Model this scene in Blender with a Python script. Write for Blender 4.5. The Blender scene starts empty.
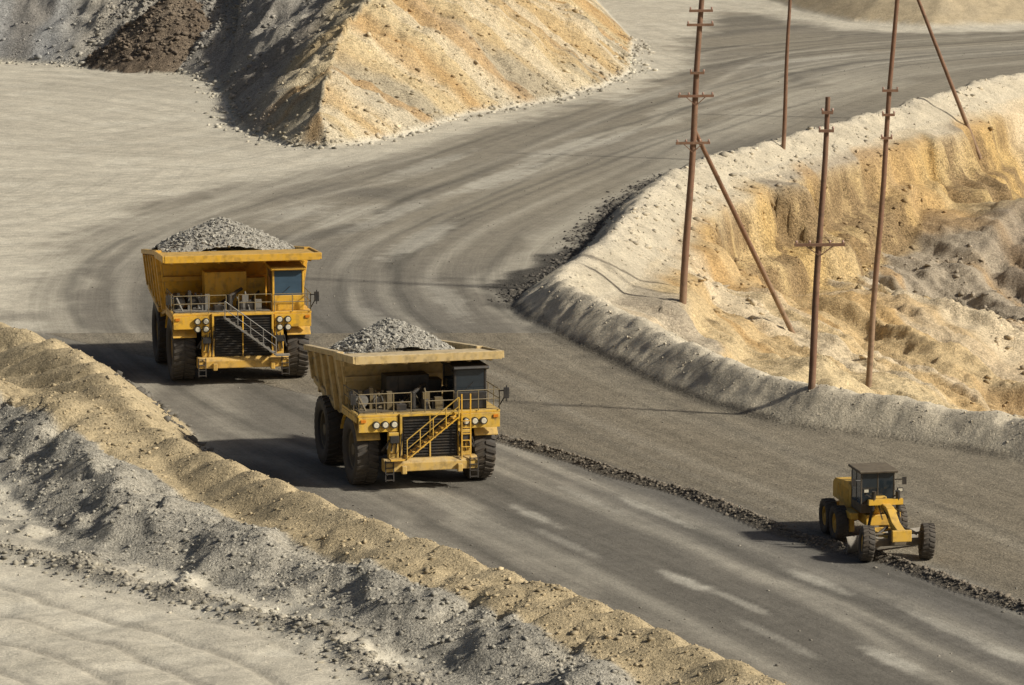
import bpy, bmesh, math, random
import numpy as np
from mathutils import Vector, Matrix
rad=math.radians
random.seed(4); rng=np.random.default_rng(7)
scene=bpy.context.scene
scene.view_settings.view_transform='Standard'
scene.view_settings.look='None'
scene.view_settings.exposure=0
COL=scene.collection

# ------------------------------------------------------------------ camera / light
F=4400.0; CAMH=40.0; PITCH=rad(8.8)
cp,sp=math.cos(PITCH),math.sin(PITCH)
cam=bpy.data.cameras.new('camera'); cam.sensor_width=36; cam.lens=F/1024*36
cam.clip_start=1; cam.clip_end=20000
co=bpy.data.objects.new('camera',cam); COL.objects.link(co)
co.location=(0,0,CAMH); co.rotation_euler=(rad(90)-PITCH,0,0)
scene.camera=co
EL=rad(34); AZ=rad(-18)
tosun=Vector((math.cos(EL)*math.cos(AZ),math.cos(EL)*math.sin(AZ),math.sin(EL)))
sun=bpy.data.lights.new('sun','SUN'); sun.energy=4.75; sun.angle=rad(3.0); sun.color=(1,0.935,0.82)
so=bpy.data.objects.new('sun',sun); COL.objects.link(so)
so.rotation_euler=tosun.to_track_quat('Z','Y').to_euler(); so.location=(60,150,80)
w=bpy.data.worlds.new('World'); scene.world=w; w.use_nodes=True
nt=w.node_tree; bg=nt.nodes['Background']; sky=nt.nodes.new('ShaderNodeTexSky')
sky.sky_type='NISHITA'; sky.sun_disc=False; sky.sun_elevation=EL; sky.sun_rotation=rad(108); sky.dust_density=5; sky.air_density=.8; sky.ozone_density=.6
nt.links.new(sky.outputs[0],bg.inputs[0]); bg.inputs[1].default_value=0.055

# ------------------------------------------------------------------ survey helpers
def g(px,py,z=0.0):
    dx=(px-512)/F; dy=-(py-342.5)/F
    d=(dx,cp+dy*sp,-sp+dy*cp); t=(z-CAMH)/d[2]
    return (d[0]*t,d[1]*t)
def gy(px,py,Y):
    dx=(px-512)/F; dy=-(py-342.5)/F
    d=(dx,cp+dy*sp,-sp+dy*cp); t=Y/d[1]
    return (d[0]*t,Y,CAMH+d[2]*t)
def catmull(P,n=3):
    P=np.array(P,float); Q=np.vstack([2*P[0]-P[1],P,2*P[-1]-P[-2]]); out=[]
    for i in range(1,len(Q)-2):
        for k in range(n):
            t=k/n; a,b,c,d=Q[i-1],Q[i],Q[i+1],Q[i+2]
            out.append(0.5*((2*b)+(-a+c)*t+(2*a-5*b+4*c-d)*t*t+(-a+3*b-3*c+d)*t**3))
    out.append(P[-1]); return np.array(out)
def line(pts,n=3):
    return catmull([list(g(p[0],p[1],p[2]))+list(p[2:]) for p in pts],n)
def pl(x,y,P):
    best=np.full(x.shape,1e18); T=np.zeros(x.shape); A=np.zeros(x.shape); S=np.ones(x.shape); acc=0
    for i in range(len(P)-1):
        ax,ay=P[i,0],P[i,1]; bx,by=P[i+1,0]-ax,P[i+1,1]-ay
        L2=bx*bx+by*by
        if L2<1e-9: continue
        L=math.sqrt(L2)
        vx=x-ax; vy=y-ay
        u=np.clip((vx*bx+vy*by)/L2,0,1)
        d=(vx-u*bx)**2+(vy-u*by)**2
        m=d<best
        best[m]=d[m]; T[m]=(acc+u*L)[m]
        S[m]=np.sign(bx*vy-by*vx)[m]
        if P.shape[1]>2: A[m]=(P[i,2]*(1-u)+P[i+1,2]*u)[m]
        acc+=L
    return np.sqrt(best),T,S,A
def pip(x,y,P):
    ins=np.zeros(x.shape,bool); n=len(P)
    for i in range(n):
        x1,y1=P[i][0],P[i][1]; x2,y2=P[(i+1)%n][0],P[(i+1)%n][1]
        if y1==y2: continue
        c=((y1>y)!=(y2>y))&(x<(x2-x1)*(y-y1)/(y2-y1)+x1)
        ins^=c
    return ins
def hsh(ix,iy,s):
    h=(ix.astype(np.int64)*374761393+iy.astype(np.int64)*668265263+s*974634777)&0xFFFFFFFF
    h=((h^(h>>13))*1274126177)&0xFFFFFFFF
    h=h^(h>>16)
    return (h&0xFFFFFF)/float(0xFFFFFF)
def vn(x,y,s=0):
    ix=np.floor(x); iy=np.floor(y); fx=x-ix; fy=y-iy
    fx=fx*fx*(3-2*fx); fy=fy*fy*(3-2*fy)
    a=hsh(ix,iy,s); b=hsh(ix+1,iy,s); c=hsh(ix,iy+1,s); d=hsh(ix+1,iy+1,s)
    return (a*(1-fx)+b*fx)*(1-fy)+(c*(1-fx)+d*fx)*fy
def fbm(x,y,o=4,s=0,ridge=False):
    r=np.zeros(x.shape); a=1; tot=0
    for i in range(o):
        n=vn(x+i*17.3,y-i*9.1,s+i)*2-1
        if ridge: n=1-2*np.abs(n)
        r+=a*n; tot+=a; a*=0.5
        x,y=2*x,2*y
    return r/tot
def ss(x,a,b):
    t=np.clip((x-a)/(b-a),0,1); return t*t*(3-2*t)

# ------------------------------------------------------------------ site lines (crest: px,py,height)
BL=line([(-300,262,2.4),(-120,298,2.6),(0,322,3.0),(60,343,3.1),(108,376,2.8),(150,424,2.0),(215,455,1.6),(300,490,1.6),(400,530,1.6),(500,567,1.6),(600,605,1.6),(700,646,1.6),(790,686,1.6),(960,765,1.6)])
GL=line([(-200,352,2.2),(0,392,2.3),(60,420,2.2),(110,462,2.0),(170,500,1.6),(260,527,1.4),(350,556,1.4),(450,590,1.4),(530,622,1.3),(570,648,1.1),(630,700,1.0)])
IB=line([(1300,470,1.9),(1100,428,1.9),(1024,413,1.9),(960,404,1.8),(900,395,1.8),(830,385,1.9),(760,368,1.9),(700,344,2.0),(650,320,2.1),(600,295,2.2),(557,273,2.2),(582,253,2.2),(612,230,2.3),(632,205,2.4),(657,178,2.2),(704,156,1.9),(760,140,2.0),(850,116,2.0),(920,96,2.1),(1024,68,2.2),(1180,40,2.2)])
FB=IB[30:]; NB=IB[:31]
WR=line([(470,432,0),(495,438,0),(560,455,0),(620,475,0),(700,498,0),(780,530,0),(840,549,0),(900,564,0),(960,587,0),(1024,609,0),(1150,657,0)])
RUB=line([(-20,540,0),(60,556,0),(130,578,0),(220,600,0),(330,636,0),(420,690,0)])
CL=line([(1300,790,0),(1100,690,0),(900,598,0),(700,515,0),(540,445,0),(400,375,0),(320,310,0),(330,250,0),(430,200,0),(560,150,0),(700,98,0),(850,62,0),(1100,42,0)])
C2=line([(1500,790,0),(1150,640,0),(900,520,0),(700,448,0),(560,392,0),(440,330,0),(400,280,0),(450,225,0),(560,175,0),(700,122,0),(860,80,0),(1100,50,0)])
C3=line([(1150,850,0),(900,710,0),(740,620,0),(560,530,0),(400,460,0),(250,405,0),(130,345,0),(80,290,0),(130,240,0),(270,200,0),(420,165,0),(600,115,0),(720,60,0),(860,40,0),(1100,30,0)])
OUT=[g(*p) for p in [(1300,15),(1150,22),(1024,28),(930,31),(850,27),(780,15),(710,10),(665,40),(640,74),(600,94),(540,109),(470,122),(400,146),(330,158),(230,176),(130,198),(60,222),(15,250),(-8,280),(-16,305),(-20,330)]]
ROAD=OUT+[tuple(p[:2]) for p in BL if p[0]>-31]+[(60,150)]+[tuple(p[:2]) for p in IB]
PIT=[tuple(p[:2]) for p in IB]+[(260,IB[-1][1]+20),(260,IB[0][1]-60)]
NEAR=[tuple(p[:2]) for p in BL]+[(BL[-1][0],-400),(-600,-400),(-600,300)]
HILL=[g(*p) for p in [(-500,40),(-200,55),(0,62),(100,68),(180,74),(212,80),(226,104),(234,128),(285,146),(330,149),(400,137),(470,115),(540,104),(600,88),(632,72)]]+[(13,470),(6,600),(-300,600)]
HILLp=np.array(HILL+[HILL[0]])
HR=[g(*p) for p in [(700,-40),(745,-6),(800,12),(850,22),(930,27),(1030,25),(1300,14)]]+[(300,620),(40,700)]
HRp=np.array(HR+[HR[0]])
PAL=[(g(682,580),2.6,.4,.75),(g(812,579),2.6,.55,.7),(g(535,516),3.0,.4,.65),(g(660,514),4.0,.4,.6),(g(892,660),2.6,.55,.75),(g(1005,653),2.4,.55,.7),(g(590,500),3.5,.3,.5),(g(740,602),3.5,.35,.5),(g(780,640),4,.35,.4),(g(940,625),4,.4,.4),(g(560,540),4,.35,.35),
     (g(300,212),7,2.2,.5),(g(350,215),7,1.8,.45),(g(500,178),10,1.5,.65),(g(560,150),12,1.6,.55),(g(610,140),8,1.0,.45),(g(680,212),5,.8,.3),(g(430,165),11,1.3,.5),(g(650,95),12,1.4,.45),(g(800,60),12,1.6,.45),(g(420,240),11,1.2,.6),(g(390,215),11,1.0,.5),(g(450,300),9,1.0,.45),(g(390,330),9,.8,.4)]

def mix(a,b,t):
    return a*(1-t[:,None])+np.array(b)[None,:]*t[:,None]
def site(x,y,full=False):
    x=np.asarray(x,float).ravel(); y=np.asarray(y,float).ravel()
    n1=fbm(x*.06,y*.06,4,1); n2=fbm(x*.35+.1*y,y*.35-.1*x,4,5); n3=fbm(x*1.2+.5*y,y*1.2-.5*x,3,9)
    dL,tL,_,hL=pl(x,y,BL); dG,tG,_,hG=pl(x,y,GL); dI,tI,_,hI=pl(x,y,IB); dW,tW,sW,_=pl(x,y,WR)
    dF,tF,_,_=pl(x,y,FB); dN,_,_,_=pl(x,y,NB)
    near=pip(x,y,NEAR); pit=pip(x,y,PIT); hill=pip(x,y,HILL); hr=pip(x,y,HR); road=pip(x,y,ROAD)
    far=ss(y,470,700)
    z=0.025*n2+0.02*n1
    z=z+np.where(~road,0.05*n2+0.02*n3,0)+far*3*n1
    z=np.where(near,z-ss(dL,1,6)*0.35+0.10*n2,z)
    # left berm (dumped heaps)
    wl=np.where(near,3.2,2.5)*(hL/1.7)**.85
    sc=np.sqrt(np.abs(np.sin(math.pi*(tL+0.5*dL+3.5*n1+1.2*n2)/3.3))+.02)
    hl=hL*(0.70+0.36*sc+0.10*n2)
    u=np.sqrt((dL/wl)**2+.025)
    bl=hl*np.clip(1.10-u,0,1)+np.clip(1.1-u,0,.5)*0.06*n3
    z=z+bl
    # grey bank: irregular low dumped heaps
    wg=3.5
    sg=np.sqrt(np.abs(np.sin(math.pi*(tG+.6*dG+3*n2)/4.6+n1*6))+.04)
    hg=hG*(0.50+0.42*sg+0.28*n2)
    gb=np.where(near,hg*np.clip(1.10-np.sqrt((dG/wg)**2+.045),0,1)*ss(dL,0,2.0),0)
    hp=fbm(x*.24,y*.20,3,31,True)
    heap=np.where(near,ss(8.0-dG,0,4)*ss(dL,2,4)*(0.6*np.clip(hp-.05,0,1)+.09*n3+.15*n2),0)
    heap=heap+np.where(near,ss(-14-x,0,6)*ss(y,205,214)*ss(dL,2.5,5)*1.1*np.clip(fbm(x*.16+3,y*.12,2,37,True),0,1),0)
    dU,tU,sU,_=pl(x,y,RUB)
    rbm=np.where(near,.45*np.clip(1-dU/1.2,0,1)*(.3+.9*vn(x*.5,y*.5,33)),0)
    rut=np.where(near&(sU<0),ss(dU,1,2.5),0)
    rl=np.abs(((dU+.8*n1+.2*n2)%3.0)-1.5)
    rutm=rut*np.exp(-(rl/.24)**2)
    z=z+gb+heap+rbm-.12*rutm
    # inner berm
    wi=np.where(pit,3.0,2.7)
    hi=hI*(0.88+0.10*np.sqrt(np.abs(np.sin(math.pi*(tI+.6*dI+7*n1+1.5*n2)/4.0)))+0.14*n2+.05*n3)
    ib=hi*np.clip(1.10-np.sqrt((dI/wi)**2+.04),0,1)+np.clip(1.1-dI/wi,0,.4)*(.12*n3+.14*n2)
    z=z+ib
    # spoil slope: long fans and ridges falling away from the far berm
    q=tF+.55*dF
    wob=fbm(x*.09,y*.05,4,49)
    n4=fbm(x*.22,y*.17,4,59,True)
    gul=fbm(q*.060+.45*wob,dF*.010,2,51,True)
    gul1=fbm(q*.16+.7*wob,dF*.022,3,53,True)
    gul2=fbm(q*.55+.9*wob,dF*.07,2,55,True)
    warp=dF+4.5*wob*ss(dF,2,8)+1.3*n2*ss(dF,3,6)+1.6*gul1*ss(dF,3,6)+.8*n4*ss(dF,4,8)
    lowf=vn(tF*.05+1.1,dF*.0,77)
    ch=1.0+4.8*ss(lowf,.2,.75)
    ch2=.5+3.0*vn(tF*.07+9.3,dF*.03,79)
    ch3=.3+2.0*vn(tF*.09+2.3,dF*.03,83)
    cl=ss(warp,5.0,7.8)*ch*.6+ss(warp,9.6,11.6)*ch*.4+ss(warp,16,19)*ch3+ss(warp,26,29)*ch2+ss(warp,40,44)*ch2
    dep=cl+np.clip(warp-3.0,0,200)*0.30
    dep=42*(1-np.exp(-dep/42))
    mound=2.6*np.exp(-(((x-46)/9)**2+((y-350)/22)**2))*(1+.3*n2)
    zp=-dep+mound+ss(dF,6,20)*(3.3*gul+1.5*gul1+.35*gul2+.35*n4+.45*n2+.15*n3)+ss(dF,4,7)*(.3*gul2+.3*n2+.12*n3)
    zn=-np.clip(dN-3.0,0,99)*.62+.4*n2+.8*n1
    zp=np.where(zn>zp,zn,zp)
    nside=zn>=zp-.01
    z=z+np.where(pit,np.minimum(zp,.3)*ss(dI,.5,3.5),0)
    # hills
    dH,tH,_,_=pl(x,y,HILLp); dR,_,_,_=pl(x,y,HRp)
    dHn=np.maximum(dH+.9*n2*ss(dH,0,3)+2.4*n1*ss(dH,2,10),0)
    hq=tH+.3*dH+3*n1
    gh=fbm(hq*.13,dH*.03,3,71,True); gh2=fbm(hq*.5,dH*.06,3,75,True)
    slope=np.where(x>-27,.80,.66)
    zh=np.where(hill,26*(1-np.exp(-slope*dHn/26))+ss(dH,1,7)*(0.95*gh+.30*gh2+.2*n3+.4*n2),0)
    zr=np.where(hr,14*(1-np.exp(-0.5*dR/14))+ss(dR,1,5)*(0.4*n2+1.2*n1),0)
    bx,by=-33.6,441.0
    rb=np.sqrt(((x-bx)*1.0)**2+((y-by)*.85)**2)+1.4*n2+1.0*n1
    zb=np.clip(7.8-0.86*rb,0,8)+np.where(rb<9,.22*n3+.35*n2,0)
    brown=(zb>zh*hill)&(zb>.05)
    z=z+np.maximum(zh,zb)+zr
    # windrow
    ww=0.26*np.clip(1-dW/(0.6+.2*n2),0,1)*(0.6+.8*vn(x*1.1,y*1.1,91))
    z=z+np.where(pit,0,ww)
    if not full: return z
    # ---------------------------------------------- colour
    N=len(x)
    pale=(.55,.51,.41); tan=(.43,.35,.215); grey=(.35,.33,.275); sand=(.50,.445,.335)
    org=(.47,.325,.155); yel=(.54,.435,.26); dark=(.065,.06,.052); rod=(.18,.166,.138)
    c=np.tile(np.array(pale),(N,1)).astype(float)
    c=mix(c,(.43,.395,.315),np.clip(.3+1.3*n1,0,1)*.6)
    c=mix(c,(.40,.37,.30),ss(n2,.05,.5)*.35)
    c=mix(c,(.62,.59,.49),ss(-n2,.05,.5)*.35)
    for (cx_,cy_,sp_,k_) in ((-45,400,3.1,1),(-60,350,2.7,2),(-20,455,3.7,3)):
        rr=np.hypot(x-cx_,(y-cy_)*.55)+1.0*n1
        a_=np.exp(-((((rr/sp_)%1)-.5)/.07)**2)+np.exp(-((((rr/sp_)%1)-.72)/.07)**2)
        c=mix(c,(.36,.335,.27),np.clip(a_,0,1)*ss(fbm(x*.05,y*.03,2,180+k_),0,.3)*.45)
    c=mix(c,(.36,.33,.265),rutm*.75)
    grit=np.full(N,.22)
    dC,tC,sC,_=pl(x,y,CL); sd=dC*sC
    r=road&~near
    dO,_,_,_=pl(x,y,np.array(OUT))
    rw=np.where(r,ss(dO+2.0*n2+2.5*n1,0,5.0),0)
    rc=np.tile(np.array(rod),(N,1)).astype(float)
    rc=mix(rc,(.262,.236,.182),ss(y,250,330)*(0.6+.5*n1))
    rc=mix(rc,(.13,.125,.113),ss(300-y,0,50)*ss(8-np.abs(sd+2),0,7)*.65)
    side=(sW>0)&(y<262)
    strip=np.where(side&r,ss(dW,0.1,1.6),0)
    rc=mix(rc,(.225,.195,.142),strip*.85)
    st=fbm(sd*.26+1.2*n1,tC*.008,2,101)
    rc=mix(rc,(.42,.39,.315),ss(st,.0,.6)*.58*(1-.75*strip))
    st=fbm(sd*.24+1.6*n1+4,tC*.010,2,105)
    rc=mix(rc,(.11,.103,.088),ss(st,.0,.55)*.55*(1-.7*strip))
    lt=(.44,.41,.335); dk_=(.09,.085,.072)
    for P_,offs in ((CL,((-6.3,.26,dk_),(-5.0,.26,dk_),(-3.1,.45,lt),(-2.0,.26,dk_),(.9,.5,lt),(2.6,.3,dk_),(3.9,.4,lt),(7.5,.3,dk_),(9.6,.3,dk_),(12.2,.4,lt))),
                    (C2,((-4.5,.26,dk_),(-2.4,.4,lt),(0,.26,dk_),(2.1,.4,lt),(4.4,.26,dk_),(6.1,.3,dk_))),
                    (C3,((-3.5,.4,lt),(-1.0,.3,dk_),(1.4,.3,dk_),(3.3,.45,lt),(5.8,.26,dk_)))):
        dd,tt,s_,_=pl(x,y,P_); q_=dd*s_
        for i_,(off,wd,cc_) in enumerate(offs):
            wv=q_-off+1.1*np.sin(tt*.03+off*2)+.7*n1+.1*n3
            am=ss(vn(tt*.035+off*1.7,0*tt+i_,119),.25,.75)*(.42 if cc_ is lt else .52)*(1-.55*strip)
            rc=mix(rc,cc_,np.exp(-(wv/(wd*1.3))**2)*am)
    for (q_,L,W,am) in PAL:
        j=np.argmin((CL[:,0]-q_[0])**2+(CL[:,1]-q_[1])**2); j=min(max(j,1),len(CL)-2)
        dx,dy=CL[j+1,0]-CL[j-1,0],CL[j+1,1]-CL[j-1,1]; l=math.hypot(dx,dy); dx/=l; dy/=l
        a=(x-q_[0])*dx+(y-q_[1])*dy; b=(x-q_[0])*dy-(y-q_[1])*dx
        e=np.sqrt((a/L)**2+(b/W)**2)+.4*n3+.3*n2
        rc=mix(rc,(.50,.475,.40),ss(1.3-e,0,.8)*am*.85)
    c=c*(1-rw[:,None])+rc*rw[:,None]
    grit=grit*(1-rw)+rw*(.14+.35*strip)
    # dark damp edge beside the inner berm
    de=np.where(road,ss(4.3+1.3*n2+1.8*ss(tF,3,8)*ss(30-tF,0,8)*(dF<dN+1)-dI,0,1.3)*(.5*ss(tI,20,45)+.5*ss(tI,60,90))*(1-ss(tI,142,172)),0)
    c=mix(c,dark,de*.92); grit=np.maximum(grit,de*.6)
    wm=np.where(r,ss(.85+.35*n2-dW,0,.35),0); c=mix(c,(.145,.125,.095),wm*.8); grit=np.maximum(grit,wm*.8)
    im=ss(1.02+.2*n2-dI/wi,0,.2)
    c=mix(c,sand,im); c=mix(c,(.37,.33,.25),im*np.clip(.1+1.3*n2,0,1)*.7); c=mix(c,(.60,.54,.41),im*np.clip(-1.6*n2,0,1)*.5)
    c=mix(c,(.60,.54,.42),im*ss(1.2-dI,0,1)*.5)  # crest highlight painted into the sand colour
    grit=np.where(im>.5,.35,grit)
    # spoil slope colours run down the fall line
    pc=np.tile(np.array(yel),(N,1)).astype(float)
    pc=mix(pc,org,np.clip(.35+1.5*fbm(q*.10+.6*wob,dF*.022,3,121),0,1))
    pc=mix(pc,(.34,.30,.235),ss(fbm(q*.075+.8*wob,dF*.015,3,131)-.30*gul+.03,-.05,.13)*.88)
    pc=mix(pc,(.21,.165,.115),ss(-gul1-.5*gul-.15*n4,.12,.65)*.75)  # gully hollows darkened: shade painted into the slope colour
    pc=mix(pc,(.42,.265,.11),ss(fbm(q*.21+7+1.2*wob,dF*.035,3,141),.1,.35)*.6)
    pc=mix(pc,(.60,.52,.38),ss(fbm(q*.17+1.4*wob,dF*.025,3,145)+.25*gul1,.12,.4)*.65)
    pc=mix(pc,(.25,.195,.14),np.clip(ss(mound,.8,2.3)*.8+ss(x-.30*(y-300)-33+6*wob,0,9)*.35,0,1)*.8)
    face=ss(warp,4.6,6.2)*(1-ss(warp,11.2,13.0))*ss(ch,2.5,5)
    face=np.maximum(face,ss(warp,25.5,26.5)*(1-ss(warp,29,30))*ss(ch2,1.5,3)*.7)
    pc=mix(pc,(.50,.35,.14),face*.65); pc=mix(pc,(.21,.145,.08),face*ss(fbm(q*.3,dF*.35,3,147,True)+.3*n3,.1,.5)*.75)
    pc=mix(pc,sand,ss(4.4+2*n1-dI,0,1.8)*.8)
    pc=mix(pc,(.47,.41,.29),np.where(nside,.7,0))
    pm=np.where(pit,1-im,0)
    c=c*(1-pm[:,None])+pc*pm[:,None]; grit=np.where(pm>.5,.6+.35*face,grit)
    # left berm / grey bank
    nm=np.where(near,1.,0.)
    gz=nm*np.maximum(ss(5.2+2.4*n2+2*n1-dG,0,1.8),ss(-14-x,0,6)*ss(y,205,214)*ss(.3+n2*2,0,.5)*.8)
    c=mix(c,grey,gz*.95); c=mix(c,(.26,.245,.205),gz*np.clip(n2*1.8,0,1)*.6); c=mix(c,(.48,.44,.35),gz*np.clip(-n2*1.8,0,1)*.6); grit=np.maximum(grit,gz*.75)
    rm=nm*ss(1.0+1.2*n2-dU,0,.8); c=mix(c,(.30,.275,.22),rm*.8); grit=np.maximum(grit,rm*.7)
    lm=ss(1.10+.10*n2-dL/wl,0,.12)
    c=mix(c,tan,lm); c=mix(c,(.34,.28,.18),lm*np.clip(.1+1.2*n3,0,1)*.4); c=mix(c,(.53,.445,.29),lm*np.clip(-1.5*n2,0,1)*.5); grit=np.where(lm>.5,.5,grit)
    # hills
    hc=np.tile(np.array((.46,.34,.18)),(N,1)).astype(float)
    hc=mix(hc,(.54,.44,.265),np.clip(.4+1.8*fbm(hq*.10,dH*.04,3,151),0,1))
    hc=mix(hc,(.35,.315,.235),ss(fbm(hq*.09,dH*.03,4,161)+.28*ss(7-dH,0,6),.05,.35)*.8)
    hc=mix(hc,(.60,.53,.39),ss(fbm(hq*.25,dH*.03,4,165)+.15*gh2,.15,.4)*.55)
    hc=mix(hc,(.41,.25,.10),ss(fbm(hq*.2+3,dH*.025,4,167),.06,.34)*.65)
    hc=mix(hc,(.24,.195,.135),ss(-gh2-.4*gh,.25,.85)*.55)  # shade painted into the hill gullies as darker brown
    left=ss(-22.0+.12*(y-374)-x+2.5*n2+2*n1,-3.0,3.0)
    lc=np.tile(np.array((.31,.29,.25)),(N,1)).astype(float)
    lc=mix(lc,(.34,.34,.325),ss(-41-x,0,4)); lc=mix(lc,(.42,.385,.31),ss(fbm(hq*.1,dH*.03,4,168),.0,.4)*.6); lc=mix(lc,(.21,.185,.15),ss(fbm(hq*.14+5,dH*.03,4,169),.02,.35)*.6)
    hc=hc*(1-left[:,None])+lc*left[:,None]
    hm=np.where(hill,ss(dH,0,.8),0)
    c=c*(1-hm[:,None])+hc*hm[:,None]; grit=np.where(hm>.3,.8,grit)
    bc=mix(np.tile(np.array((.16,.125,.09)),(N,1)).astype(float),(.28,.23,.17),np.clip(.3+1.5*n2,0,1)*.6)
    c[brown]=bc[brown]; grit[brown]=1
    rmk=np.where(hr,ss(dR,0,1),0)
    c=mix(c,(.46,.38,.25),rmk); c=mix(c,(.36,.31,.22),rmk*np.clip(n2,0,1)); 
    zone=np.zeros(N,int)
    zone[r&(rw>.35)]=1
    zone[near&(gz>.4)]=5
    zone[(hill&(dH>.3))|brown]=2
    zone[hr&(dR>.3)]=6
    zone[pit]=3
    zone[(dI/wi<1.05)]=4
    zone[(dL/wl<1.05)]=7
    return z,c,grit,sd,tC,zone

# ------------------------------------------------------------------ terrain grid
def tail(a,b,n,grow=1.35):
    return a+(b-a)*(np.geomspace(1,grow**n,n+1)-1)/(grow**n-1)
xs=np.concatenate([-tail(75,4000,22)[::-1][:-1],np.arange(-75,-42,.45),np.arange(-42,36,.19),np.arange(36,75,.33),tail(75,4000,22)])
ys=np.concatenate([-tail(-165,1500,14)[::-1][:-1],np.arange(165,300,.26),np.arange(300,470,.36),np.arange(470,600,1.2),tail(600,9000,22)])
X,Y=np.meshgrid(xs,ys)
nx,ny=len(xs),len(ys)
z,c,grit,rd,rt,zone=site(X,Y,True)
xf,yf=X.ravel(),Y.ravel()
idx=np.arange(nx*ny).reshape(ny,nx)
quads=np.stack([idx[:-1,:-1],idx[:-1,1:],idx[1:,1:],idx[1:,:-1]],-1).reshape(-1,4)
fz=zone[quads[:,0]]
V=np.stack([xf,yf,z],-1)

# ------------------------------------------------------------------ materials
def newmat(name):
    m=bpy.data.materials.new(name); m.use_nodes=True
    nt=m.node_tree; b=nt.nodes['Principled BSDF']; return m,nt,b
def N(nt,t,**k):
    n=nt.nodes.new(t)
    for a,v in k.items(): setattr(n,a,v)
    return n
def mathn(nt,op,a,b=None):
    n=N(nt,'ShaderNodeMath',operation=op)
    for i,v in enumerate((a,b)):
        if v is None: continue
        if isinstance(v,(int,float)): n.inputs[i].default_value=v
        else: nt.links.new(v,n.inputs[i])
    return n.outputs[0]
def earth(name,road=False):
    m,nt,b=newmat(name); L=nt.links.new
    att=N(nt,'ShaderNodeAttribute',attribute_name='Col'); gr=N(nt,'ShaderNodeAttribute',attribute_name='grit')
    geo=N(nt,'ShaderNodeNewGeometry')
    n1=N(nt,'ShaderNodeTexNoise'); n1.inputs['Scale'].default_value=.8; n1.inputs['Detail'].default_value=7; n1.inputs['Roughness'].default_value=.76
    n2=N(nt,'ShaderNodeTexNoise'); n2.inputs['Scale'].default_value=7.5; n2.inputs['Detail'].default_value=3; n2.inputs['Roughness'].default_value=.8
    vo=N(nt,'ShaderNodeTexVoronoi'); vo.inputs['Scale'].default_value=7.5
    for n in (n1,n2,vo): L(geo.outputs['Position'],n.inputs['Vector'])
    G=gr.outputs['Fac']
    a=mathn(nt,'MULTIPLY',mathn(nt,'SUBTRACT',n1.outputs['Fac'],.5),.95)
    d=mathn(nt,'SUBTRACT',n2.outputs['Fac'],.5)
    d=mathn(nt,'MULTIPLY',d,mathn(nt,'ADD',mathn(nt,'MULTIPLY',G,1.9),.55))
    sepc=N(nt,'ShaderNodeSeparateColor'); L(vo.outputs['Color'],sepc.inputs[0])
    e=mathn(nt,'MULTIPLY',mathn(nt,'SUBTRACT',sepc.outputs[0],.5),mathn(nt,'MULTIPLY',G,.65))
    f=mathn(nt,'ADD',mathn(nt,'ADD',a,d),mathn(nt,'ADD',e,1.0))
    if road:
        rda=N(nt,'ShaderNodeAttribute',attribute_name='rd'); rta=N(nt,'ShaderNodeAttribute',attribute_name='rt')
        for sx,sy,am in ((1.2,.02,.35),(6.0,.05,.25)):
            cb=N(nt,'ShaderNodeCombineXYZ'); L(mathn(nt,'MULTIPLY',rda.outputs['Fac'],sx),cb.inputs[0]); L(mathn(nt,'MULTIPLY',rta.outputs['Fac'],sy),cb.inputs[1])
            ns=N(nt,'ShaderNodeTexNoise'); ns.inputs['Scale'].default_value=1; ns.inputs['Detail'].default_value=3
            L(cb.outputs[0],ns.inputs['Vector'])
            f=mathn(nt,'ADD',f,mathn(nt,'MULTIPLY',mathn(nt,'SUBTRACT',ns.outputs['Fac'],.5),am*1.6))
    f=mathn(nt,'MAXIMUM',f,.25)
    mx=N(nt,'ShaderNodeVectorMath',operation='SCALE'); L(att.outputs['Color'],mx.inputs[0]); L(f,mx.inputs['Scale'])
    L(mx.outputs[0],b.inputs['Base Color'])
    b.inputs['Roughness'].default_value=.95; b.inputs['Specular IOR Level'].default_value=.15
    h=mathn(nt,'ADD',mathn(nt,'MULTIPLY',n1.outputs['Fac'],.65),mathn(nt,'MULTIPLY',n2.outputs['Fac'],.20))
    h=mathn(nt,'ADD',h,mathn(nt,'MULTIPLY',mathn(nt,'MULTIPLY',vo.outputs['Distance'],G),-.14))
    h=mathn(nt,'MULTIPLY',h,mathn(nt,'ADD',mathn(nt,'MULTIPLY',G,.95),.10))
    bp=N(nt,'ShaderNodeBump'); bp.inputs['Strength'].default_value=.95; bp.inputs['Distance'].default_value=.55
    L(h,bp.inputs['Height']); L(bp.outputs[0],b.inputs['Normal'])
    return m
M_earth=earth('loose_earth'); M_road=earth('packed_haul_road',True)

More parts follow.
